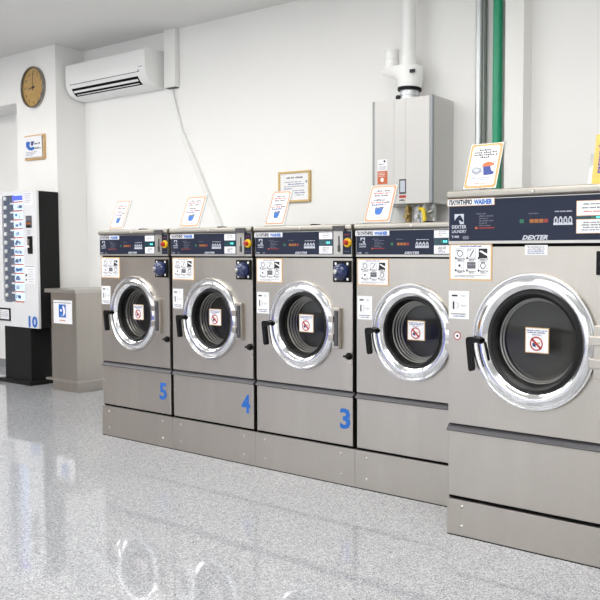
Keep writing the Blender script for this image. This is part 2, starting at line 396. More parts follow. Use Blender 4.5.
UNITS = {True: (1.1276, 1.0349), False: (1.1317, 1.0387)}
def washer(S, big, label, group):
    units(*UNITS[big])
    root = thing('washing_machine', label, 'washing machine', (0, 0, 0), group)
    W, x0, x1, dep = S['W'], S['x0'], S['x1'], S['depth']; cx, cz, R, Rd, Rg = (S[k] for k in ('cx', 'cz', 'R', 'Rd', 'Rg'))
    yd = -.020
    # cabinet shell
    b = MB(); b.box(x0, x0 + .004, .012, dep, S['zb'], S['zt1'], 'sideshade').box(x1 - .004, x1, .012, dep, S['zb'], S['zt1'], 'sideshade')
    b.box(x0, x1, dep - .004, dep, S['zb'], S['zt1'], 'sideshade').box(x0, x1, .012, dep, S['zb'] - .012, S['zb'], 'gapblack')
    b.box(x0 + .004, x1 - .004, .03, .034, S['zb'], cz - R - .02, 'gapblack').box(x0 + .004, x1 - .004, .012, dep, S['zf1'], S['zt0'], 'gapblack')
    b.build('cabinet', root)
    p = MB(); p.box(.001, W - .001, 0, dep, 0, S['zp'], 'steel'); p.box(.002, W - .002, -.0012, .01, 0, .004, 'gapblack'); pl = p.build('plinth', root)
    for bx in (.07, W - .085):
        for bz in (S['zp'] * .28, S['zp'] * .82):
            MB().lathe([(.0075, 0), (.0075, -.003), (.005, -.005), (.0, -.006)], (bx, 0, bz), 'y', 'bolt', 12).build('bolt', pl)
    MB().box(x0, x1, 0, .02, S['zb'] + .001, S['zc0'] - .003, 'steel').build('lower_panel', root, bevel=.003)
    ch = MB(); ch.prism_x([(-.010, S['zc0']), (.012, S['zc1'] - .006), (.02, S['zc1'] - .006), (.02, S['zc0'] - .003), (-.006, S['zc0'] - .003)], x0 - .004, x1 + .004, 'channel')
    ch.build('drip_channel', root)
    fp = MB(); hole_plate(fp, x0, x1, S['zc1'], S['zf1'], cx, cz, R * .93, 0, .02, 'steel')
    fp.build('front_panel', root)
    for sx in (x0 + .008, x1 - .012):
        for sz in ((S['zc1'] + S['cz']) / 2 - .02, S['zc0'] - .10): pass
    # raised rim around the opening
    MB().lathe([(R, .001), (R, -.012), (R * .988, -.018), (R * .965, -.018), (R * .95, -.012), (R * .93, .03)], (cx, 0, cz), 'y', 'rim', 96).build('door_rim', root)
    gi = .027 if big else .015
    yb, rb = (.075, Rg * .80) if big else (.110, Rg * .78)
    dr = MB(); ra = Rg - gi
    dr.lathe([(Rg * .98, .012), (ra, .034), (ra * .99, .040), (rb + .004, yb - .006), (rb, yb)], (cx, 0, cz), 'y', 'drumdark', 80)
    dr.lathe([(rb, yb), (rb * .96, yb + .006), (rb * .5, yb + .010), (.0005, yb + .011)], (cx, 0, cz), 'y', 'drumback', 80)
    dr.build('drum', root)
    for t in ((.30, .72) if big else (.16, .42, .66, .90)):
        y_ = .038 + (yb - .044) * t; r_ = ra + (rb - ra) * t
        MB().lathe([(r_ + .001, y_ - .006), (r_ - .005, y_ - .004), (r_ - .007, y_), (r_ - .005, y_ + .004), (r_ + .001, y_ + .006)], (cx, 0, cz), 'y', 'drum', 80).build('drum_ring', root)
    # door
    d = MB(); e = Rd - Rg
    q = e / .060
    d.lathe([(Rd - .010, -.010), (Rd - .001, -.014), (Rd, yd + .016), (Rd - .003 * q, yd + .0105), (Rd - .010 * q, yd + .0065), (Rd - .018 * q, yd + .0032), (Rd - .0235 * q, yd + .0008), (Rd - .0255 * q, yd),
             (Rd - .0275 * q, yd), (Rd - .0345 * q, yd), (Rd - .0365 * q, yd), (Rd - .039 * q, yd + .0012), (Rd - .043 * q, yd + .0042), (Rd - .048 * q, yd + .0085), (Rg + .004, yd + .014), (Rg, yd + .026)], (cx, 0, cz), 'y', 'chrome', 128)
    door = d.build('door', root, sharp=1.2)
    g = MB(); g.lathe([(Rg + .002, yd + .020), (Rg - gi * .4, yd + .012), (Rg - gi * .8, yd + .020), (Rg - gi - .001, yd + .034), (Rg - gi + .001, yd + .040), (Rg - gi + .0015, .031)], (cx, 0, cz), 'y', 'rubber', 96)
    g.build('gasket', door)
    k = Rg / .167
    gl = MB(); gl.lathe([(Rg - gi + .003, .030), (Rg * .6, .0296), (.0005, .0295)], (cx, 0, cz), 'y', 'glass', 96)
    gl.build('glass', door)
    ns = MB()
    if big: no_sign(ns, cx - .046, cx + .050, cz - .047, cz + .055, .0285, 5)
    else: no_sign(ns, cx - .044, cx + .050, cz - .040, cz + .056, .0285, 5)
    ns.build('warning_sticker', door)['label'] = 'white square sticker with red prohibition circle'
    # lever handle at the left of the door
    hz = cz + (.004 if not big else .006); L0 = cx - Rd
    hx = (.108 if not big else .122); hz -= .004 if not big else .012
    h = MB(); s_ = 1.08 if big else 1.
    y0 = yd - .030
    h.prism_y([(hx - .014, hz - .008), (hx - .014, hz + .006), (hx - .008, hz + .013), (hx + .006, hz + .015), (hx + .048, hz + .010), (hx + .048, hz - .007), (hx + .014, hz - .009), (hx + .007, hz - .018),
               (hx + .017, hz - .104 * s_), (hx + .015, hz - .115 * s_), (hx + .005, hz - .118 * s_), (hx - .002, hz - .110 * s_)], y0, y0 + .024, 'blackpl')
    h.cyl((hx + .038, 0, hz), 'y', .014, yd - .006, yd + .020, 'blackpl', 20)
    h.build('handle', door, bevel=.004, seg=3)['label'] = 'black lever handle'
    if big: MB().prism_y([(hx + .046, hz - .005), (hx + .054, hz - .006), (hx + .072, hz - .080), (hx + .066, hz - .082)], yd + .004, yd + .018, 'blackpl').build('latch_plate', door, bevel=.002)
    # hinge at the right
    hg = MB(); hx0 = .534 if not big else .608; hw = .046 if not big else .085
    zz0, zz1 = (cz - .108, cz + .102) if not big else (cz - .120, cz + .080)
    hg.box(hx0, hx0 + hw, -.022, .001, zz0, zz1, 'steel').box(hx0 + hw * .42, hx0 + hw * .90, -.030, -.021, zz0 + .014, zz1 - .014, 'channel')
    hg.box(hx0 - .012, hx0 + hw * .4, -.036, -.020, zz0 + .04, zz0 + .075, 'steel').box(hx0 - .012, hx0 + hw * .4, -.036, -.020, zz1 - .075, zz1 - .04, 'steel')
    hg.build('hinge', root, bevel=.003)
    # top cover with rolled front lip
    t = MB(); z0, z1 = S['zt1'], S['zl']
    t.prism_x([(.004, z0), (-.010, z0 + .004), (-.016, z0 + .010), (-.016, z1 - .010), (-.012, z1 - .003), (-.004, z1), (dep, z1), (dep, z0)], x0 - .003, x1 + .003, 'steel_lip', True)
    top = t.build('top_cover', root)
    MB().lathe([(.007, -.016), (.007, -.021), (.0, -.022)], ((W / 2 if not big else .368), 0, z1 - .017), 'y', 'bolt', 12).build('bolt', top)
    if not big:
        MB().box(.538, .611, -.020, -.006, 1.310, 1.338, 'channel').build('latch_tab', top)
        MB().box(.388, .425, -.006, .03, z1 - .002, z1 + .005, 'blackpl').build('top_clip', top)
    # control panel
    cp = MB(); zb, zt = S['zt0'], S['zt1']; pr = x1 if big else .534
    cp.box(x0, x1, -.006, .014, zb - .008, zt, 'steel_plate')
    y = -.0068; cp.quad(x0 + .002, (pr - .002 if big else .643), zb + .003, zt - .003, y, 'navy'); y -= .0006
    if big:
        hx_, hz0, hh = .052, 1.320, .042; tx, tz, tl, th = .128, 1.358, .078, .0052
        lz, lx = 1.3185, (.312, .352, .371, .390, .409); lsz = .0165; dz0, dz1, dx0, dx1 = 1.309, 1.338, .446, .520; dex = (.322, .425, 1.2535, .017)
    else:
        hx_, hz0, hh = .052, 1.249, .026; tx, tz, tl, th = .108, 1.266, .070, .0042
        lz, lx = 1.236, (.212, .248, .265, .282, .299); lsz = .014; dz0, dz1, dx0, dx1 = 1.224, 1.249, .347, .419; dex = (.288, .367, 1.195, .011)
    # horse head emblem with the maker's two lines of text
    w_ = hh * 1.0
    cp.quad(hx_ - w_ / 2, hx_ + w_ / 2, hz0, hz0 + hh, y, 'panelwhite')
    H = [(-.5, .0), (-.5, .35), (-.32, .62), (-.10, .86), (.05, .92), (.02, 1.0), (.16, .92), (.30, .66), (.46, .36), (.40, .22), (.24, .26), (.10, .42), (-.02, .36), (.06, .16), (.10, .0)]
    cp.poly([(hx_ + p * w_, hz0 + q * hh * .93) for p, q in H], y - .0005, 'navy')
    cp.text('DEXTER', hx_, hz0 - hh * .42, hh * .33, y, 'panelwhite', 'C', w=hh * 1.55, bold=.03); cp.text('LAUNDRY', hx_, hz0 - hh * .86, hh * .30, y, 'panelwhite', 'C', w=hh * 1.55, bold=.02)
    for i in range(7): cp.words(tx + (.012 if 0 < i < 6 else 0), tx + tl * (.55 if i == 0 else (1, .7, .95, .6, .8, 1)[i - 1]), tz - i * th * 1.85, th, y, 'inkred' if i == 6 else 'panelgrey', 40 + i)
    cp.disc(tx, tz - 6 * th * 1.85 + th * .5, th, y, 'inkorange', 8)
    for i, q in enumerate(lx): cp.quad(q, q + lsz, lz, lz + lsz * .9, y, ('ledgreen', 'ledorange', 'ledorange', 'ledorange', 'ledred')[i])
    cp.words(lx[1] - .005, lx[1] + .035, lz + (.035 if big else .028), th * .8, y, 'panelgrey', 51); cp.words(dx0 + .005, dx1, dz1 + (.020 if big else .012), th * .9, y, 'panelwhite', 52)
    for i in range(4):
        a = dx0 + (dx1 - dx0) * (i + .1) / 4; q = dx0 + (dx1 - dx0) * (i + .9) / 4; cp.quad(a, q, dz0, dz1 - .004, y, 'panelwhite'); m_ = (a + q) / 2
        cp.disc(m_, dz1 - .002, (q - a) * .36, y, 'panelwhite', 12); cp.quad(m_ - .003, m_ + .003, dz0 + .009, dz1 - .006, y - .0004, 'navy')
    cp.quad(dx0, dx1, dz0 - .001, dz0 + .006, y - .0002, 'panelwhite')
    cp.text('DEXTER', dex[0], dex[2], dex[3], y, 'panelwhite', 'L', w=dex[1] - dex[0], bold=.045, shear=.35)
    cp.text('T-900' if big else 'T-400', .018, zb + (.016 if big else .007), .010 if big else .008, y, 'panelwhite', bold=.03)
    cp.rquad(.068, .096, zb + .010, zb + .024, .004, y, 'panelgrey') if big else cp.quad(.066, .084, zb + .007, zb + .014, y, 'panelgrey')
    con = cp.build('control_panel', root)
    tl_ = MB(); ta, tb, tz0, tz1 = (-.001, .207, 1.394, 1.425) if big else (.009, .206, 1.283, 1.3095)
    tl_.box(ta, tb, -.0090, -.0062, tz0, tz1, 'orange' if big else 'inklight').quad(ta + .002, tb - .002, tz0 + .002, tz1 - .002, -.0096, 'paper'); hgt = (tz1 - tz0) * .60; zz = tz0 + (tz1 - tz0) * .20
    sp = ta + (tb - ta) * .555
    tl_.text('ΠΛΥΝΤΗΡΙΟ', ta + .010, zz, hgt, -.0102, 'ink', w=sp - ta - .014, bold=.055); tl_.text('WASHER', sp + .003, zz, hgt, -.0102, 'numblue', w=tb - sp - .012, bold=.055)
    tl_.build('title_label', con)
    la, lb = (.534, .665) if big else (.446, .531)
    for (q0, q1, sd, n) in (((1.340, 1.398, 60, 3), (1.274, 1.328, 61, 4)) if big else ((1.269, 1.306, 60, 3), (1.194, 1.236, 61, 4))):
        pl_ = MB(); pl_.box(la, lb, -.0092, -.0062, q0, q1, 'orange' if big else 'inklight').quad(la + .002, lb - .002, q0 + .002, q1 - .002, -.0098, 'paper')
        for i in range(n):
            z = q1 - (q1 - q0) * (.28 + .60 * i / (n - .5)); red = (sd == 60 and i == 2)
            pl_.words(la + (.02 if i % 2 else .026), lb - (.02 if i != 2 else .04), z, (q1 - q0) * .10, -.0104, 'inkred' if red else ('inkblue' if i == n - 1 else 'ink'), sd + i)
        pl_.build('price_label', con)
    ds = MB(); z = 1.334 if big else 1.2525
    ds.box(la, lb, -.0085, -.0062, z - (.005 if big else .014), z + (.005 if big else .014), 'screen')
    hq = .007 if big else .010
    for i in range(3): a = la + (lb - la) * (.42 + .14 * i); ds.quad(a, a + (lb - la) * .10, z - hq / 2, z + hq / 2, -.0092, 'teal' if i else 'ledgreen')
    ds.build('display', con)
    if not big:
        cs = MB(); cs.box(.537, .594, -.010, -.0062, 1.190, 1.311, 'steel_plate').box(.568, .575, -.012, -.0098, 1.215, 1.285, 'blackpl').box(.566, .577, -.016, -.0098, 1.205, 1.238, 'channel')
        cs.build('coin_slot', con, bevel=.0015)
        es = MB(); es.lathe([(.024, -.0062), (.024, -.014), (.021, -.018), (.012, -.018)], (.623, 0, 1.251), 'y', 'estopy', 32)
        es.lathe([(.012, -.014), (.012, -.032), (.009, -.036), (.0, -.037)], (.623, 0, 1.251), 'y', 'estopr', 24); es.words(.603, .635, 1.29, .005, -.0075, 'inkred', 3); es.words(.603, .635, 1.205, .004, -.0075, 'panelgrey', 4)
        es.build('stop_button', con)['label'] = 'red and yellow stop button'
    # coin box lock cover
    q0, q1, w0, w1 = (.610, .720, 1.118, 1.208) if big else (.534, .638, 1.050, 1.160)
    lk = MB(); lk.box(q0, q1, -.012, .001, w0, w1, 'blackpl'); lo = lk.build('coin_box', root, bevel=.003)
    mx, mz = (q0 + q1) / 2 + .004, (w0 + w1) / 2 - .002
    MB().lathe([(.044, -.012), (.044, -.020), (.038, -.040), (.026, -.052), (.0, -.055)], (mx, 0, mz), 'y', 'domeblue', 40).build('lock_cover', lo)['label'] = 'glossy dark blue dome'
    kl = MB(); kl.lathe([(.012, -.048), (.012, -.062), (.009, -.064), (.0, -.064)], (mx - .006, 0, mz), 'y', 'bolt', 20)
    for a in (() if big else (q0 + .018, q1 - .014)):
        for q in (w1 - .016, w0 + .016): MB().lathe([(.007, -.012), (.0, -.015)], (a, 0, q), 'y', 'white', 12).build('stud', lo)
    kl.build('keyhole', lo)
    # notices stuck on the front
    sh = MB(); instruction_sheet(sh, *((.006, .195, 1.087, 1.240) if big else (.017, .198, 1.037, 1.170)), -.0018, 9); sh.build('instruction_sheet', root)['label'] = 'white sheet of six small pictures in an orange border'
    il = MB(); info_label(il, *((.004, .097, .925, 1.042) if big else (.017, .103, .866, .984)), -.0018, 19); il.build('door_notice', root)
    if big:
        ml = MB(); ml.box(.332, .422, -.0018, -.0003, 1.193, 1.232, 'paperw')
        for i in range(4): ml.words(.343, .411, 1.222 - i * .008, .0045, -.0024, 'inkgrey' if i < 2 else 'inkblue', 70 + i)
        ml.build('maker_label', root)
        mn = MB(); mn.disc(.043, .853, .017, -.0008, 'paper', 32).ring(.043, .853, .0135, .0175, -.0014, 'inkred').disc(.044, .853, .0055, -.0014, 'ink', 10); mn.build('round_sticker', root)['label'] = 'small round red and white sticker'
    else:
        kb = MB(); kb.lathe([(.017, 0), (.019, -.010), (.013, -.022), (.0, -.026)], (.628, 0, .674), 'y', 'blackpl', 20); kb.box(.602, .628, -.020, -.006, .668, .678, 'blackpl'); kb.build('release_knob', root)['label'] = 'black release knob'
        MB().lathe([(.005, 0), (.005, -.008), (.0, -.010)], (.638, 0, .636), 'y', 'bolt', 10).build('side_screw', root)
    for sz in (S['zc0'] - .10,): MB().lathe([(.004, 0), (.004, -.005), (.0, -.006)], (x0 + .014, 0, sz), 'y', 'bolt', 10).build('side_screw', root)
    units()
    return root

D, D1 = 3.152, 2.846
GR = 'row of stainless washers along the back wall'
w3 = washer(SMALL, False, 'stainless steel front-load washer bearing the blue number 3', GR)
EDGE = [-4.8607 + .7464 * i for i in range(4)]
LAB = ['stainless steel front-load washer bearing the blue number 5, far left in the row', 'stainless steel front-load washer bearing the blue number 4', None,
       'smaller stainless washer without a blue number, directly left of the largest washer']
NUM = ['5', '4', '3', None]
roots = []
for i in (2, 0, 1, 3):
    r = w3 if i == 2 else copy_tree(w3)
    r.location = (EDGE[i], D, 0); roots.append((i, r))
    if LAB[i]: r['label'] = LAB[i]
for i, r in roots:
    if NUM[i]:
        x = {'5': .549, '4': .558, '3': .569}[NUM[i]]
        units(*UNITS[False]); n = MB(); n.text(NUM[i], x, .300, .103, -.0012, 'numblue', w=.064, bold=.03); n.build('number_decal', r); units()
w1 = washer(BIG, True, 'largest stainless front-load washer, standing forward at the right with a wide navy panel', GR)
w1.location = (-1.840, D1, 0)

# ------------------------------------------------------------------ leaning signs on the washers
def lean(base, top):            # local sheet frame: x along the washer, z up the leaning sheet
    a = math.atan2(top[1] - base[1], top[2] - base[2])
    return Matrix.Rotation(-a, 4, 'X')
def top_sign(label, loc, w, h, tf, kind, seed):
    units(1.13, 1.037)
    r = thing('tabletop_sign', label, 'sign', loc, 'signs leaning on top of the washers')
    s = MB(); s.tf = tf
    s.box(0, w, 0, .0012, 0, h, 'paper')
    y = -.0006; b = .045 * w; m = 'salmon' if kind == 'a' else 'orange'
    s.rquad(b * .35, w - b * .35, b * .35, h - b * .35, .010, y, m); s.rquad(b * 1.9, w - b * 1.9, b * 1.9, h - b * 1.9, .010, y - .0006, 'paper'); y -= .0012
    X = lambda u: u * w
    Z = lambda v: v * h
    if kind == 'a':
        for a, c, z, m in ((.3, .75, .82, 'ink'), (.2, .8, .755, 'inkred'), (.26, .72, .69, 'ink'), (.28, .68, .57, 'ink'), (.16, .68, .505, 'inkred'), (.72, .86, .505, 'ink'), (.22, .7, .44, 'inkblue')):
            s.words(X(a - .04), X(c + .04), Z(z), h * .052, y, m, seed); seed += 1
        s.poly([(X(.34), Z(.36)), (X(.66), Z(.36)), (X(.64), Z(.25)), (X(.58), Z(.19)), (X(.42), Z(.19)), (X(.36), Z(.25))], y, 'packblue')
        s.poly([(X(.34), Z(.36)), (X(.38), Z(.40)), (X(.48), Z(.385)), (X(.56), Z(.41)), (X(.70), Z(.40)), (X(.66), Z(.36))], y - .0004, 'panelgrey'); s.disc(X(.5), Z(.28), .09 * w, y - .0005, 'numblue')
    else:
        for a, c, z in ((.3, .7, .83), (.16, .88, .775), (.14, .88, .72), (.36, .64, .665)): s.words(X(a), X(c), Z(z), h * .046, y, 'ink', seed); seed += 1
        s.poly([(X(.14), Z(.42)), (X(.28), Z(.48)), (X(.46), Z(.44)), (X(.5), Z(.36)), (X(.34), Z(.29)), (X(.18), Z(.35))], y, 'inklight'); s.poly([(X(.28), Z(.50)), (X(.42), Z(.55)), (X(.52), Z(.50)), (X(.46), Z(.44))], y - .0002, 'panelwhite'); s.poly([(X(.2), Z(.41)), (X(.3), Z(.44)), (X(.42), Z(.41)), (X(.33), Z(.36))], y - .0003, 'panelwhite')
        s.poly([(X(.47), Z(.47)), (X(.5), Z(.55)), (X(.62), Z(.585)), (X(.82), Z(.55)), (X(.84), Z(.50)), (X(.66), Z(.46))], y - .0004, 'inkorange')
        s.poly([(X(.5), Z(.47)), (X(.72), Z(.48)), (X(.78), Z(.38)), (X(.88), Z(.34)), (X(.84), Z(.29)), (X(.56), Z(.28))], y - .0006, 'inkblue')
        s.words(X(.2), X(.8), Z(.21), h * .026, y, 'inkblue', seed); s.words(X(.34), X(.68), Z(.17), h * .026, y, 'inkblue', seed + 1)
    s.text('easywash', X(.5), Z(.095), h * .036, y, 'inkorange', 'C', w=w * .40, bold=.03)
    s.build('printed_sheet', r)
    a = MB(); a.tf = tf; a.box(-.004, w + .010, .0016, .0040, -.006, h + .003, 'acrylic')
    a.tf = ID; a.box(-.004, w + .010, -.008, .075, -.0085, -.0055, 'acrylic'); a.build('acrylic_stand', r); units()
    return r
for lab, x, w, kind, sd in (('small leaning white sign standing on the washer marked 5', -4.060, .127, 'a', 100), ('small leaning white sign standing on the washer marked 4', -3.418, .156, 'a', 100),
                            ('small leaning white sign standing on the washer marked 3', -2.752, .128, 'a', 100), ('leaning white sign with orange border on the washer under the wall heater', -2.112, .150, 'a', 100)):
    top_sign(lab, (1.1317 * x - .1977, D + .03, 1.4060), w, .199, lean((0, 0, 0), (0, .068, .193)), kind, sd)
top_sign('leaning white sign with orange and blue laundry drawing on the largest washer', (1.1276 * -1.425 - .1787, D1 + .03, 1.5190), .143, .204, lean((0, 0, 0), (0, .069, .197)), 'b', 130)
r = thing('yellow_sign', 'yellow upright sign with blue lettering at the right edge, on the largest washer', 'sign', (-1.213, 2.92, 1.5105))
s = MB(); s.tf = lean((0, 0, 0), (0, .045, .19)); s.box(0, .24, 0, .0015, .006, .215, 'yellowsign').text('easywash', .034, .050, .021, -.0006, 'titleblue', 'L', w=.128, bold=.03, rot=PI / 2)
s.poly([(.060, .11), (.10, .13), (.18, .12), (.16, .06), (.08, .05)], -.0006, 'inkorange'); s.build('printed_sheet', r)
a = MB(); a.tf = s.tf; a.box(-.016, .252, .002, .0045, .003, .135, 'acrylic'); a.tf = ID; a.box(-.016, .252, -.02, .07, 0, .003, 'acrylic'); a.build('acrylic_stand', r)

# ------------------------------------------------------------------ water heater, flue, pipes
units(1.19, 1.055, .83, sx=-.1647, sy=4.26 - 4.434 * .83, sz=-.001)
hy, hx0, hx1, hz0, hz1 = 4.434, -2.706, -2.286, 1.505, 2.178
r = thing('water_heater', 'grey box water heater hung high on the back wall above the washers', 'water heater', (0, 0, 0))
MB().box(hx0 + .004, hx1, hy + .015, 4.747, hz0, hz1, 'heater').build('casing', r, bevel=.006)
f = MB(); q = [(hx0 + .014, hy + .014), (hx0 + .014, hy + .002), (-2.552, hy), (-2.549, hy + .003), (-2.546, hy), (-2.470, hy - .001), (-2.467, hy + .002), (-2.464, hy), (hx1 - .022, hy + .002), (hx1 - .022, hy + .014)]
f.prism_z(q, hz0 + .004, hz1 - .004, 'heater'); f.build('front_cover', r)
for a, b in ((hx0 - .002, hx0 + .014), (hx1 - .022, hx1 + .001)):
    MB().box(a, b, hy - .002, hy + .028, hz0, hz1, 'heatertrim').build('edge_trim', r, bevel=.007, seg=3)
MB().box(hx0 - .010, hx0 + .004, hy + .02, hy + .05, hz1 - .13, hz1 - .01, 'heatertrim').build('side_clip', r, bevel=.004)
s = MB(); s.box(-2.668, -2.597, hy - .0012, hy + .001, 1.725, 1.80, 'paper').box(-2.668, -2.597, hy - .0012, hy + .001, 1.640, 1.725, 'inkorange')
s.disc(-2.617, 1.787, .008, hy - .002, 'ink', 12); s.words(-2.66, -2.625, 1.765, .008, hy - .002, 'inkgrey', 1)
for i in range(4): s.words(-2.66, -2.605, 1.752 - i * .007, .004, hy - .002, 'inklight', i)
for i in range(3): s.words(-2.66, -2.61, 1.71 - i * .010, .005, hy - .002, 'paper', 9 + i)
s.disc(-2.634, 1.668, .014, hy - .002, 'paper'); s.build('sticker', r)['label'] = 'white and red sticker'
s = MB(); s.box(-2.512, -2.464, hy - .0012, hy + .001, 1.570, 1.665, 'channel').quad(-2.505, -2.471, 1.582, 1.655, hy - .002, 'panelwhite').quad(-2.512, -2.464, 1.545, 1.562, hy - .001, 'inkred').words(-2.51, -2.466, 1.525, .012, hy - .001, 'ink', 2); s.build('rating_plate', r)
for x, y, m_, rad in ((-2.495, 4.53, 'brass', .017), (-2.435, 4.56, 'galv', .016), (-2.375, 4.52, 'galv', .014), (-2.335, 4.56, 'galv', .013)):
    b = MB(); b.tube([(x, y, hz0 + .01), (x, y, .001)], rad * .7, m_).cyl((x, y, 0), 'z', rad * 1.5, hz0 - .045, hz0 - .012, m_, 6).cyl((x, y, 0), 'z', rad * 1.25, hz0 - .12, hz0 - .05, m_, 16)
    b.tube([(x, y, hz0 - .075), (x, y - .045, hz0 - .075)], rad * .9, m_); b.build('pipe_fitting', r)
b = MB(); b.tube([(-2.40, 4.50, 1.475), (-2.365, 4.475, 1.468), (-2.352, 4.465, 1.42), (-2.350, 4.462, 1.375)], .014, 'yellowpl'); b.build('valve_lever', r)['label'] = 'yellow valve lever'
b = MB(); b.tube([(-2.31, 4.50, 1.50), (-2.30, 4.49, 1.46), (-2.345, 4.50, 1.45)], .012, 'galv'); b.box(-2.46, -2.395, 4.55, 4.58, 1.39, 1.49, 'galv'); b.build('drain_valve', r)
units(1.1431, 1.0491, 1., sx=-.281, sy=-.2285, sz=.0078)
b = MB(); b.tube([(-2.25, 4.72, 1.372), (-2.20, 4.72, 1.366)], .010, 'yellowpl'); b.tube([(-2.25, 4.72, 1.372), (-2.25, 4.76, 1.372)], .010, 'yellowpl'); tag(b.build('gas_tap'), 'small orange tap on the back wall beside the heater', 'tap')

units(1.12, 1.055)
fx, fy = -3.161, 4.385; hz1 = 2.297
r = thing('flue_pipe', 'white flue pipe with two-branch adapter rising from the water heater to the ceiling', 'pipe', (fx, fy, hz1 + .001))
MB().lathe([(.062, 0), (.062, .030), (.066, .032), (.066, .044), (.060, .046), (.060, .070)], (0, 0, 0), 'z', 'galv', 40).build('collar', r)
MB().lathe([(.060, .066), (.077, .068), (.080, .076), (.077, .086), (.060, .088)], (0, 0, 0), 'z', 'blackpl', 40).build('seal_band', r)
MB().cyl((-.052, -.048, .022), 'y', .016, -.012, .02, 'blackpl', 16).build('test_port', r)
ad = MB(); n = 48
def slab(rl, rr, z, sh=0.):
    out = []
    for i in range(n):
        a = 2 * PI * i / n; ca, sa = math.cos(a), math.sin(a)
        out.append(((rr if ca > 0 else rl) * ca + sh, .085 * sa if z < .12 else .082 * sa, z))
    return out
levels = [slab(.074, .074, .086), slab(.078, .080, .112), slab(.084, .088, .140), slab(.110, .090, .160), slab(.205, .090, .196), slab(.210, .090, .214), slab(.200, .086, .222), slab(.185, .080, .224)]
ad.add([p for l in levels for p in l], [(k * n + i, k * n + (i + 1) % n, (k + 1) * n + (i + 1) % n, (k + 1) * n + i) for k in range(len(levels) - 1) for i in range(n)], 'white', True)
ad.add(levels[-1], [tuple(range(n))], 'white'); ad.add(levels[0], [tuple(range(n))[::-1]], 'white')
ad.build('adapter', r, sharp=1.)
MB().box(.050, .084, -.079, -.066, .165, .185, 'ink').build('maker_tag', r)
MB().lathe([(.051, .218), (.051, .236), (.045, .238), (.045, .282), (.049, .284), (.049, .292), (.045, .294), (.045, .335), (.049, .338), (.049, .348), (.041, .349), (.041, .25)], (-.136, 0, 0), 'z', 'white', 32).build('air_inlet', r)
MB().lathe([(.053, .220), (.053, .285), (.046, .288), (.046, (ZC - hz1 - .003) / 1.055)], (-.006, 0, 0), 'z', 'white', 40).build('exhaust_pipe', r)

units()
def pipe(name, label, x, y, rad, m_, clips=()):
    o = MB(); o.cyl((x, y, 0), 'z', rad, .001, ZC - .001, m_, 24); o = o.build(name); tag(o, label, 'pipe')
    return o
pipe('steel_pipe', 'silver vertical steel pipe on the back wall left of the green pipe', -2.658, 4.472, .0250, 'galv')
pipe('thin_pipe', 'thin dark vertical pipe between the silver and green pipes', -2.620, 4.490, .0075, 'darkpipe')
pipe('green_pipe', 'green vertical pipe on the back wall beside the white boxed pilaster', -2.5015, 4.442, .0315, 'green')
tag(MB().box(-2.640, -2.480, 4.503, YW - .001, 0, ZC, 'pipegrey').build('flat_strip'), 'flat grey vertical strip behind the green pipe', 'duct')  # plain grey strip on the wall behind the pipes

# ------------------------------------------------------------------ air conditioner and trunking
units(1.1513, .966, .9747, sx=-.2223, sy=4.31 - 4.532 * .9747, sz=.2413)
ax0, ax1 = -6.012, -4.968; WY = 4.749
r = thing('air_conditioner', 'white wall-mounted split air conditioner under the ceiling', 'air conditioner', (0, 0, 0))
prof = [(WY, 2.905), (4.565, 2.900), (4.542, 2.892), (4.532, 2.875), (4.532, 2.720), (4.536, 2.685), (4.548, 2.650), (4.568, 2.618), (4.596, 2.594), (4.635, 2.578), (4.69, 2.570), (WY, 2.568)]
MB().prism_x(prof, ax0, ax1, 'acwhite', True).build('casing', r, bevel=.004)
def on(t, off=0.):              # point on the curved underside, t along the profile
    P = prof[4:10]; k = min(int(t), len(P) - 2); a = t - k
    y, z = P[k][0] * (1 - a) + P[k + 1][0] * a, P[k][1] * (1 - a) + P[k + 1][1] * a
    dy, dz = P[k + 1][0] - P[k][0], P[k + 1][1] - P[k][1]; l = math.hypot(dy, dz)
    return (y + off * dz / l, z - off * dy / l)
def strip(mb, t0, t1, x0, x1, off, m, th=.002):
    k = 6; A = [on(t0 + (t1 - t0) * i / k, -off) for i in range(k + 1)]; A = [on(t0 + (t1 - t0) * i / k, off) for i in range(k + 1)]; B = [on(t0 + (t1 - t0) * i / k, off - th) for i in range(k + 1)]
    mb.prism_x(A + B[::-1], x0, x1, m)
s = MB(); strip(s, .62, .78, ax0 + .055, ax1 - .075, .001, 'channel'); s.build('panel_seam', r)
s = MB(); strip(s, 1.75, 4.25, ax0 + .070, ax1 - .100, .0015, 'gapblack'); s.build('air_outlet', r)
s = MB(); strip(s, 2.35, 2.90, ax0 + .085, ax1 - .110, .008, 'acwhite', .003); s.build('louver', r)
s = MB(); strip(s, 3.45, 3.65, ax0 + .100, ax1 - .125, .006, 'acwhite', .003); s.build('louver', r)
s = MB(); strip(s, 4.05, 4.5, ax0 + .075, ax1 - .100, .004, 'acwhite', .003); s.build('louver', r)
s = MB(); s.quad(ax1 - .085, ax1 - .030, 2.735, 2.741, 4.5315, 'inklight').quad(ax1 - .09, ax1 - .07, 2.700, 2.712, 4.5312, 'inklight'); s.build('indicator', r)
units(1.13, 1.0491, 1., sx=-.333, sy=-.228, sz=.0078); WY = 4.749
r = thing('air_conditioner_duct', 'white square vertical trunking beside the air conditioner, running to the ceiling', 'duct', (0, 0, 0))
MB().box(-4.928, -4.790, 4.700, WY, 2.580, (ZC - .009) / 1.0491, 'trunkwhite').build('duct_cover', r, bevel=.006)
MB().box(-4.915, -4.80, 4.71, WY, 2.576, 2.581, 'channel').build('end_cap', r)
units(1.1431, 1.0491, 1., sx=-.281, sy=-.2285, sz=.0078)
r = thing('cable_trunking', 'thin white cable running diagonally down the back wall from the air conditioner', 'cable', (0, 0, 0))
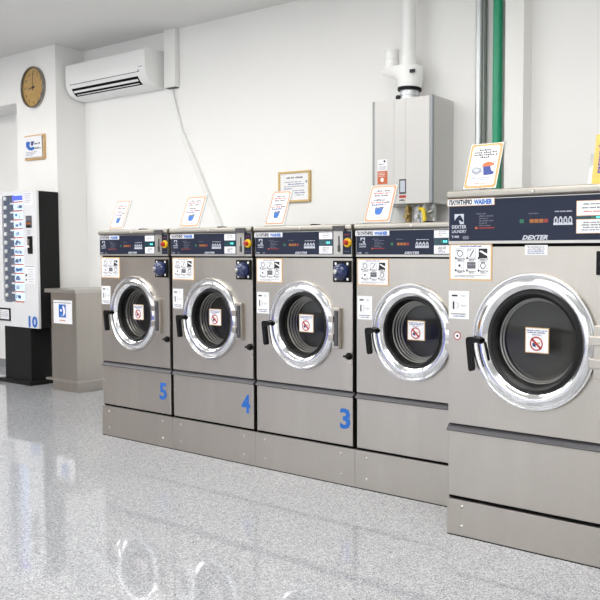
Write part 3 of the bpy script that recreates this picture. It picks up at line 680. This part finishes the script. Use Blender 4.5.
MB().tube([(-4.86, 4.735, 2.57), (-4.85, 4.738, 2.52), (-4.735, 4.738, 2.17)], .011, 'trunkwhite').build('cord', r)
d = Vector((-4.309 + .012 + 4.735, 0, 1.38 - 2.185)).normalized(); nrm = Vector((d.z, 0, -d.x)) * .022
A, B = Vector((-4.740, 0, 2.185)), Vector((-4.295, 0, 1.36))
MB().prism_y([((A + nrm).x, (A + nrm).z), ((A - nrm).x, (A - nrm).z), ((B - nrm).x, (B - nrm).z), ((B + nrm).x, (B + nrm).z)], 4.722, 4.747, 'trunkwhite').build('cover', r, bevel=.004)

# ------------------------------------------------------------------ framed notices and clock
units(1.1431, 1.0491)
r = thing('framed_certificate', 'gold framed paper notice hung on the back wall above the washer marked 3', 'framed notice', (-4.536, YW, 1.660))
def frame(mb, w, h, b, y0, y1, m):
    mb.box(0, w, y0, y1, 0, b, m).box(0, w, y0, y1, h - b, h, m).box(0, b, y0, y1, b, h - b, m).box(w - b, w, y0, y1, b, h - b, m)
f = MB(); frame(f, .298, .232, .016, -.022, 0, 'goldframe'); f.build('frame', r, bevel=.003)
s = MB(); s.box(.014, .284, -.012, -.009, .014, .218, 'paper'); y = -.0126
s.words(.075, .150, .178, .012, y, 'ink', 1); s.words(.160, .230, .178, .012, y, 'ink', 2)
for i, (a, b) in enumerate(((.055, .215), (.09, .24), (.05, .245), (.05, .13), (.14, .25), (.15, .25), (.16, .24))): s.words(a, b, .148 - i * .0165, .0085, y, 'inklight' if i % 2 == 0 else 'inkblue', 20 + i)
s.disc(.262, .150, .010, y, 'inklight'); s.build('paper', r)

r = thing('framed_poster', 'small wood framed picture on the pillar below the clock', 'framed picture', (-7.694, PY, 2.161))
f = MB(); frame(f, .302, .228, .018, -.020, 0, 'wood'); f.build('frame', r, bevel=.003)
s = MB(); s.box(-.006, .276, -.024, -.0215, .022, .216, 'paper'); y = -.0246
s.poly([(.03, .16), (.05, .175), (.10, .165), (.085, .135), (.10, .115), (.15, .12), (.17, .10), (.12, .085), (.07, .095), (.035, .125)], y, 'numblue'); s.poly([(.11, .17), (.16, .17), (.14, .13), (.11, .13)], y, 'inkblue')
s.words(.16, .25, .138, .018, y, 'ink', 3); s.words(.17, .26, .095, .020, y, 'inkgrey', 4)
for i in range(3): s.words(.03, .20 - .03 * i, .068 - i * .014, .008, y, 'inklight', 5 + i)
s.build('paper', r)

units(1.0491, 1.0491, .8)
r = thing('wall_clock', 'round wooden-faced wall clock high on the white pillar', 'clock', (-7.532, PY, 2.859))
R = .189
MB().lathe([(R, 0), (R, -.030), (R - .004, -.038), (R - .012, -.038), (R - .015, -.028), (R - .016, -.012)], (0, 0, 0), 'y', 'clockrim', 72).build('rim', r)
f = MB(); f.cyl((0, 0, 0), 'y', R - .010, -.012, 0, 'clockface', 72)
for k in range(12):
    a = PI / 2 - (k + 1) * PI / 6; f.text(str(k + 1), .138 * math.cos(a), .138 * math.sin(a) - .013, .026, -.0126, 'ink', 'C', bold=.02)
f.build('dial', r)
def hand(nm, ang, l, w, y):
    a = PI / 2 - math.radians(ang); u = (math.cos(a), math.sin(a)); p = (-u[1], u[0])
    MB().prism_y([(-u[0] * .03 + p[0] * w, -u[1] * .03 + p[1] * w), (u[0] * l + p[0] * w * .5, u[1] * l + p[1] * w * .5), (u[0] * l - p[0] * w * .5, u[1] * l - p[1] * w * .5), (-u[0] * .03 - p[0] * w, -u[1] * .03 - p[1] * w)], y - .002, y, 'ink').build(nm, r)
hand('hour_hand', 262, .085, .006, -.017); hand('minute_hand', 1, .125, .004, -.021)
MB().cyl((0, 0, 0), 'y', .010, -.026, -.012, 'ink', 20).build('hub', r)
MB().lathe([(R - .014, -.030), (R * .6, -.033), (.0005, -.034)], (0, 0, 0), 'y', 'clockglass', 64).build('glass', r)

# ------------------------------------------------------------------ vending machine
units(1.1431, 1.0491, .9519, sx=-.2480)
PB = 4.418
VX0, VX1, VY, VZ0, VZ1 = -6.605, -6.008, 4.190, .522, 1.748
vm = thing('vending_machine', 'white and black detergent vending machine marked 10 in front of the pillar', 'vending machine', (0, 0, 0))
c = MB(); c.box(VX0, VX1, VY + .02, PB - .004, VZ0 + .004, VZ1 - .004, 'vendblack')
c.build('cabinet', vm, bevel=.004)
wx0, wx1, wz0, wz1 = -6.535, -6.214, .742, 1.716
f = MB()
for a in ((VX0, wx0, VZ0, VZ1), (wx1, VX1, VZ0, VZ1), (wx0, wx1, VZ0, wz0), (wx0, wx1, wz1, VZ1)): f.box(a[0], a[1], VY, VY + .022, a[2], a[3], 'vendwhite')
# rounded window corners
for sx, x in ((1, wx0), (-1, wx1)):
    for sz, z in ((1, wz0), (-1, wz1)):
        pts = [(x, z)] + [(x + sx * .025 * (1 - math.sin(t)), z + sz * .025 * (1 - math.cos(t))) for t in [PI / 2 * i / 5 for i in range(6)]]
        f.prism_y(pts, VY, VY + .016, 'vendwhite')
fr = f.build('front_door', vm)
b = MB(); b.box(wx0, -6.368, VY + .016, VY + .0195, wz0, wz1, 'slate').box(-6.368, wx1, VY + .016, VY + .0195, wz0, wz1, 'backlit'); b.build('display_back', vm)
MB().box(-6.385, -6.208, VY + .009, VY + .0155, 1.668, 1.712, 'vendsign').build('header_light', vm)['label'] = 'glowing blue header'
PZ = [1.654 - i * .0806 for i in range(11)] + [.752]; PZ[10] = .842
for i, z in enumerate(PZ):
    s = MB(); s.box(-6.372, -6.210, VY + .004, VY + .0155, z - .008, z + .008, 'strip').words(-6.35, -6.23, z - .004, .009, VY + .003, 'inkorange', i); s.build('price_strip', vm)
    t = MB(); t.box(-6.415, -6.372, VY + .004, VY + .0155, z - .020, z - .004, 'paper'); t.build('shelf_tag', vm)
for i in range(12):
    z = 1.690 - i * .0803
    k = MB(); k.lathe([(.019, .016), (.019, .006), (.014, .002), (.0, .001)], (-6.503, VY, z), 'y', 'white', 20); k.build('selector_knob', vm)
MB().box(wx0, wx1, VY + .0005, VY + .0025, wz0, wz1, 'clearglass').build('window_pane', vm)
ORD = ['first', 'second', 'third', 'fourth', 'fifth', 'sixth', 'seventh', 'eighth', 'ninth', 'tenth', 'eleventh']
for i in range(11):
    z0 = PZ[i + 1] + .009; z1 = PZ[i] - .010; rg = random.Random(i); hh = z1 - z0
    p = MB(); xa, xb = -6.364, -6.218; zm = z1 - .003
    # sealed pouch: pinched ends, full belly
    prof = [(VY + .0105, z0), (VY + .006, z0 + hh * .25), (VY + .005, z0 + hh * .5), (VY + .007, z0 + hh * .75), (VY + .0105, zm), (VY + .0125, zm), (VY + .0145, z0 + hh * .5), (VY + .0125, z0)]
    p.prism_x(prof, xa, xb, 'packwhite', True); y = VY + .0044
    for _ in range(6):
        a = rg.uniform(xa + .005, xb - .05); q = z0 + hh * rg.uniform(.15, .5); w = rg.uniform(.015, .04)
        p.poly([(a, q), (a + w, q - .004), (a + w * 1.1, q + hh * .30), (a + w * .3, q + hh * .36)], y, rg.choice(('packblue', 'packnavy', 'panelgrey', 'panelwhite', 'panelwhite'))); y -= .0003
    tag(p.build('detergent_pack'), 'white and blue detergent pack, %s from the top in the vending machine window' % ORD[i], 'detergent pack', 'detergent packs in the vending machine')
b = MB(); b.box(-6.163, -6.082, VY - .006, VY + .001, 1.418, 1.525, 'channel').box(-6.156, -6.089, VY - .009, VY - .005, 1.480, 1.515, 'panelgrey').box(-6.160, -6.085, VY - .010, VY - .005, 1.448, 1.468, 'ledorange').box(-6.152, -6.092, VY - .012, VY - .005, 1.425, 1.436, 'blackpl'); b.build('bill_slot', vm)
b = MB(); b.box(-6.145, -6.076, VY - .006, VY + .001, 1.187, 1.343, 'blackpl').box(-6.128, -6.110, VY - .012, VY - .005, 1.27, 1.32, 'steel_plate').box(-6.15, -6.118, VY - .014, VY - .005, 1.243, 1.262, 'white'); b.build('coin_unit', vm)
s = MB(); s.box(-6.190, -6.068, VY - .0015, VY, 1.622, 1.736, 'paper')
for i in range(6): s.words(-6.18, -6.08 - .01 * (i % 3), 1.72 - i * .016, .007, VY - .0021, 'inklight', i)
s.build('price_notice', vm)
s = MB(); s.box(-6.200, -6.050, VY - .0015, VY, .919, 1.089, 'paper').words(-6.195, -6.055, 1.072, .008, VY - .0021, 'inkgrey', 30)
for i in range(6): s.words(-6.15 + .01 * (i % 2), -6.07, 1.045 - i * .022, .006, VY - .0021, 'inklight', 31 + i)
s.quad(-6.19, -6.165, .985, 1.005, VY - .0021, 'ink').disc(-6.178, .955, .010, VY - .0021, 'ink', 12); s.build('instruction_notice', vm)
s = MB(); s.words(-6.158, -6.088, 1.39, .007, VY - .0006, 'inklight', 50).words(-6.158, -6.10, 1.375, .007, VY - .0006, 'inklight', 51).words(-6.158, -6.095, 1.36, .007, VY - .0006, 'inklight', 52); s.build('slot_print', vm)
s = MB(); s.box(-6.600, -6.432, VY - .010, VY + .001, .570, .688, 'blackpl').quad(-6.585, -6.446, .585, .673, VY - .0106, 'paper')
for i in range(4): s.words(-6.57, -6.46, .655 - i * .018, .008, VY - .0112, 'inkblue' if i == 2 else 'inklight', 60 + i)
s.build('info_screen', vm, bevel=.004)
s = MB(); s.text('10', -6.160, .534, .096, -.0012 + VY, 'numblue', w=.135, bold=.045); s.build('number_decal', vm)
p = MB(); p.box(-6.555, -6.150, VY + .012, PB - .01, .035, VZ0 + .006, 'vendblack'); p.build('pedestal', vm, bevel=.003)
p = MB(); p.box(-6.62, -6.122, VY - .024, PB - .004, 0, .034, 'vendblack'); p.build('base_plate', vm, bevel=.004)
tag(MB().tube([(-6.60, 4.55, .012), (-6.66, 4.52, .20), (-6.68, 4.60, .28), (-6.80, 4.70, .34), (-6.86, 4.735, .36)], .008, 'inklight').build('power_cord'), 'thin grey cord behind the vending machine foot', 'cord')

# ------------------------------------------------------------------ bin cabinet
units(1.1431, 1.0491, .9519, sx=-.2485)
bx0, bx1, by, bb = -5.838, -5.490, 4.197, 4.745
r = thing('waste_bin', 'stainless steel floor bin with blue pictogram notice beside the vending machine', 'bin', (0, 0, 0))
MB().box(bx0, bx1, by, bb, .095, .852, 'steel_bin').build('body', r, bevel=.003)
MB().box(bx0 + .004, bx1 - .004, by + .004, bb, 0, .083, 'steel_bin').build('plinth', r, bevel=.002)
MB().box(bx0 - .075, bx1 + .012, by - .014, bb, .083, .101, 'steel_plate').build('ledge', r, bevel=.004)
MB().box(bx0 - .070, bx1 + .012, by - .016, bb, .850, .884, 'steel_plate').build('lid', r, bevel=.005)
s = MB(); s.box(-5.800, -5.545, by - .0018, by - .0002, .586, .787, 'paper'); y = by - .0024
s.words(-5.79, -5.555, .762, .009, y, 'inkgrey', 1); s.quad(-5.725, -5.628, .640, .752, y, 'numblue')
s.poly([(-5.675, .735), (-5.655, .742), (-5.640, .715), (-5.636, .685), (-5.650, .660), (-5.672, .650), (-5.662, .680), (-5.664, .705)], y - .0006, 'paper'); s.disc(-5.693, .700, .012, y - .0006, 'paper', 16); s.poly([(-5.70, .655), (-5.682, .65), (-5.68, .662)], y - .0006, 'panelwhite')
s.text('easywash', -5.677, .609, .013, y, 'inkorange', 'C', w=.080, bold=.03); s.build('notice', r)

def rebase(name, loc):
    r = bpy.data.objects[name]; v = Vector(loc); r.location = v
    for o in r.children_recursive:
        if o.type == 'MESH': o.data.transform(Matrix.Translation(-v))
rebase('water_heater', (-3.135, YW, 1.587)); rebase('air_conditioner', (-6.57, YW, 2.72)); rebase('air_conditioner_duct', (-5.82, YW, 2.71))
rebase('cable_trunking', (-5.19, YW, 1.435)); rebase('vending_machine', (-7.50, 4.10, 0)); rebase('waste_bin', (-6.72, 4.25, 0))
units()
# ------------------------------------------------------------------ light: unseen ceiling panels added to light the room, daylight through the shop front
LP = [(-8.6, .2), (-5.2, .2), (-1.6, .2), (-8.0, 2.3), (-4.6, 2.3), (-1.2, 2.1)]
LW = ['left one of the front row', 'middle one of the front row', 'right one of the front row', 'left one of the rear row', 'middle one of the rear row', 'right one of the rear row']
for (x, y), w in zip(LP, LW):
    r = thing('added_ceiling_light', 'long white added ceiling light panel out of view, %s' % w, 'ceiling light', (x, y, ZC), 'added ceiling lights')
    f = MB()
    for a in ((-1.22, 1.22, -.37, -.35), (-1.22, 1.22, .35, .37), (-1.22, -1.20, -.35, .35), (1.20, 1.22, -.35, .35)): f.box(*a, -.02, 0, 'white')
    f.build('frame', r); MB().box(-1.20, 1.20, -.35, .35, -.012, -.001, 'lamp').build('diffuser', r)
for i, (a, b) in enumerate(WIN):
    l = bpy.data.lights.new('window_portal', 'AREA'); l.shape = 'RECTANGLE'; l.size = b - a; l.size_y = 2.4; l.cycles.is_portal = True
    o = bpy.data.objects.new('window_portal', l); C.objects.link(o); o.location = ((a + b) / 2, YF + .02, 1.55); o.rotation_euler = (PI / 2, 0, 0)
w = bpy.data.worlds.new('sky'); bpy.context.scene.world = w; w.use_nodes = True
w.node_tree.nodes['Background'].inputs['Color'].default_value = (.93, .97, 1., 1); w.node_tree.nodes['Background'].inputs['Strength'].default_value = 1.3

# ------------------------------------------------------------------ camera
f_, yaw, pitch, roll, Hc = 775.819, .57154, .05152, .0062, 1.2119
fwd = Vector((-math.sin(yaw) * math.cos(pitch), math.cos(yaw) * math.cos(pitch), -math.sin(pitch)))
r0 = Vector((math.cos(yaw), math.sin(yaw), 0)); u0 = r0.cross(fwd)
rt = math.cos(roll) * r0 + math.sin(roll) * u0; up = -math.sin(roll) * r0 + math.cos(roll) * u0
cam = bpy.data.cameras.new('camera'); cam.sensor_width = 36.; cam.lens = f_ / 600 * 36; cam.clip_start = .05; cam.shift_x = -.25    # the photograph is the left part of a wider frame
co = bpy.data.objects.new('camera', cam); C.objects.link(co)
mw = Matrix((rt, up, -fwd)).transposed().to_4x4(); mw.translation = (0, 0, Hc); co.matrix_world = mw
bpy.context.scene.camera = co
bpy.context.scene.cycles.sample_clamp_indirect = 6.
vs = bpy.context.scene.view_settings; vs.view_transform = 'Standard'; vs.look = 'None'; vs.exposure = .88; vs.gamma = 1.; vs.use_curve_mapping = False
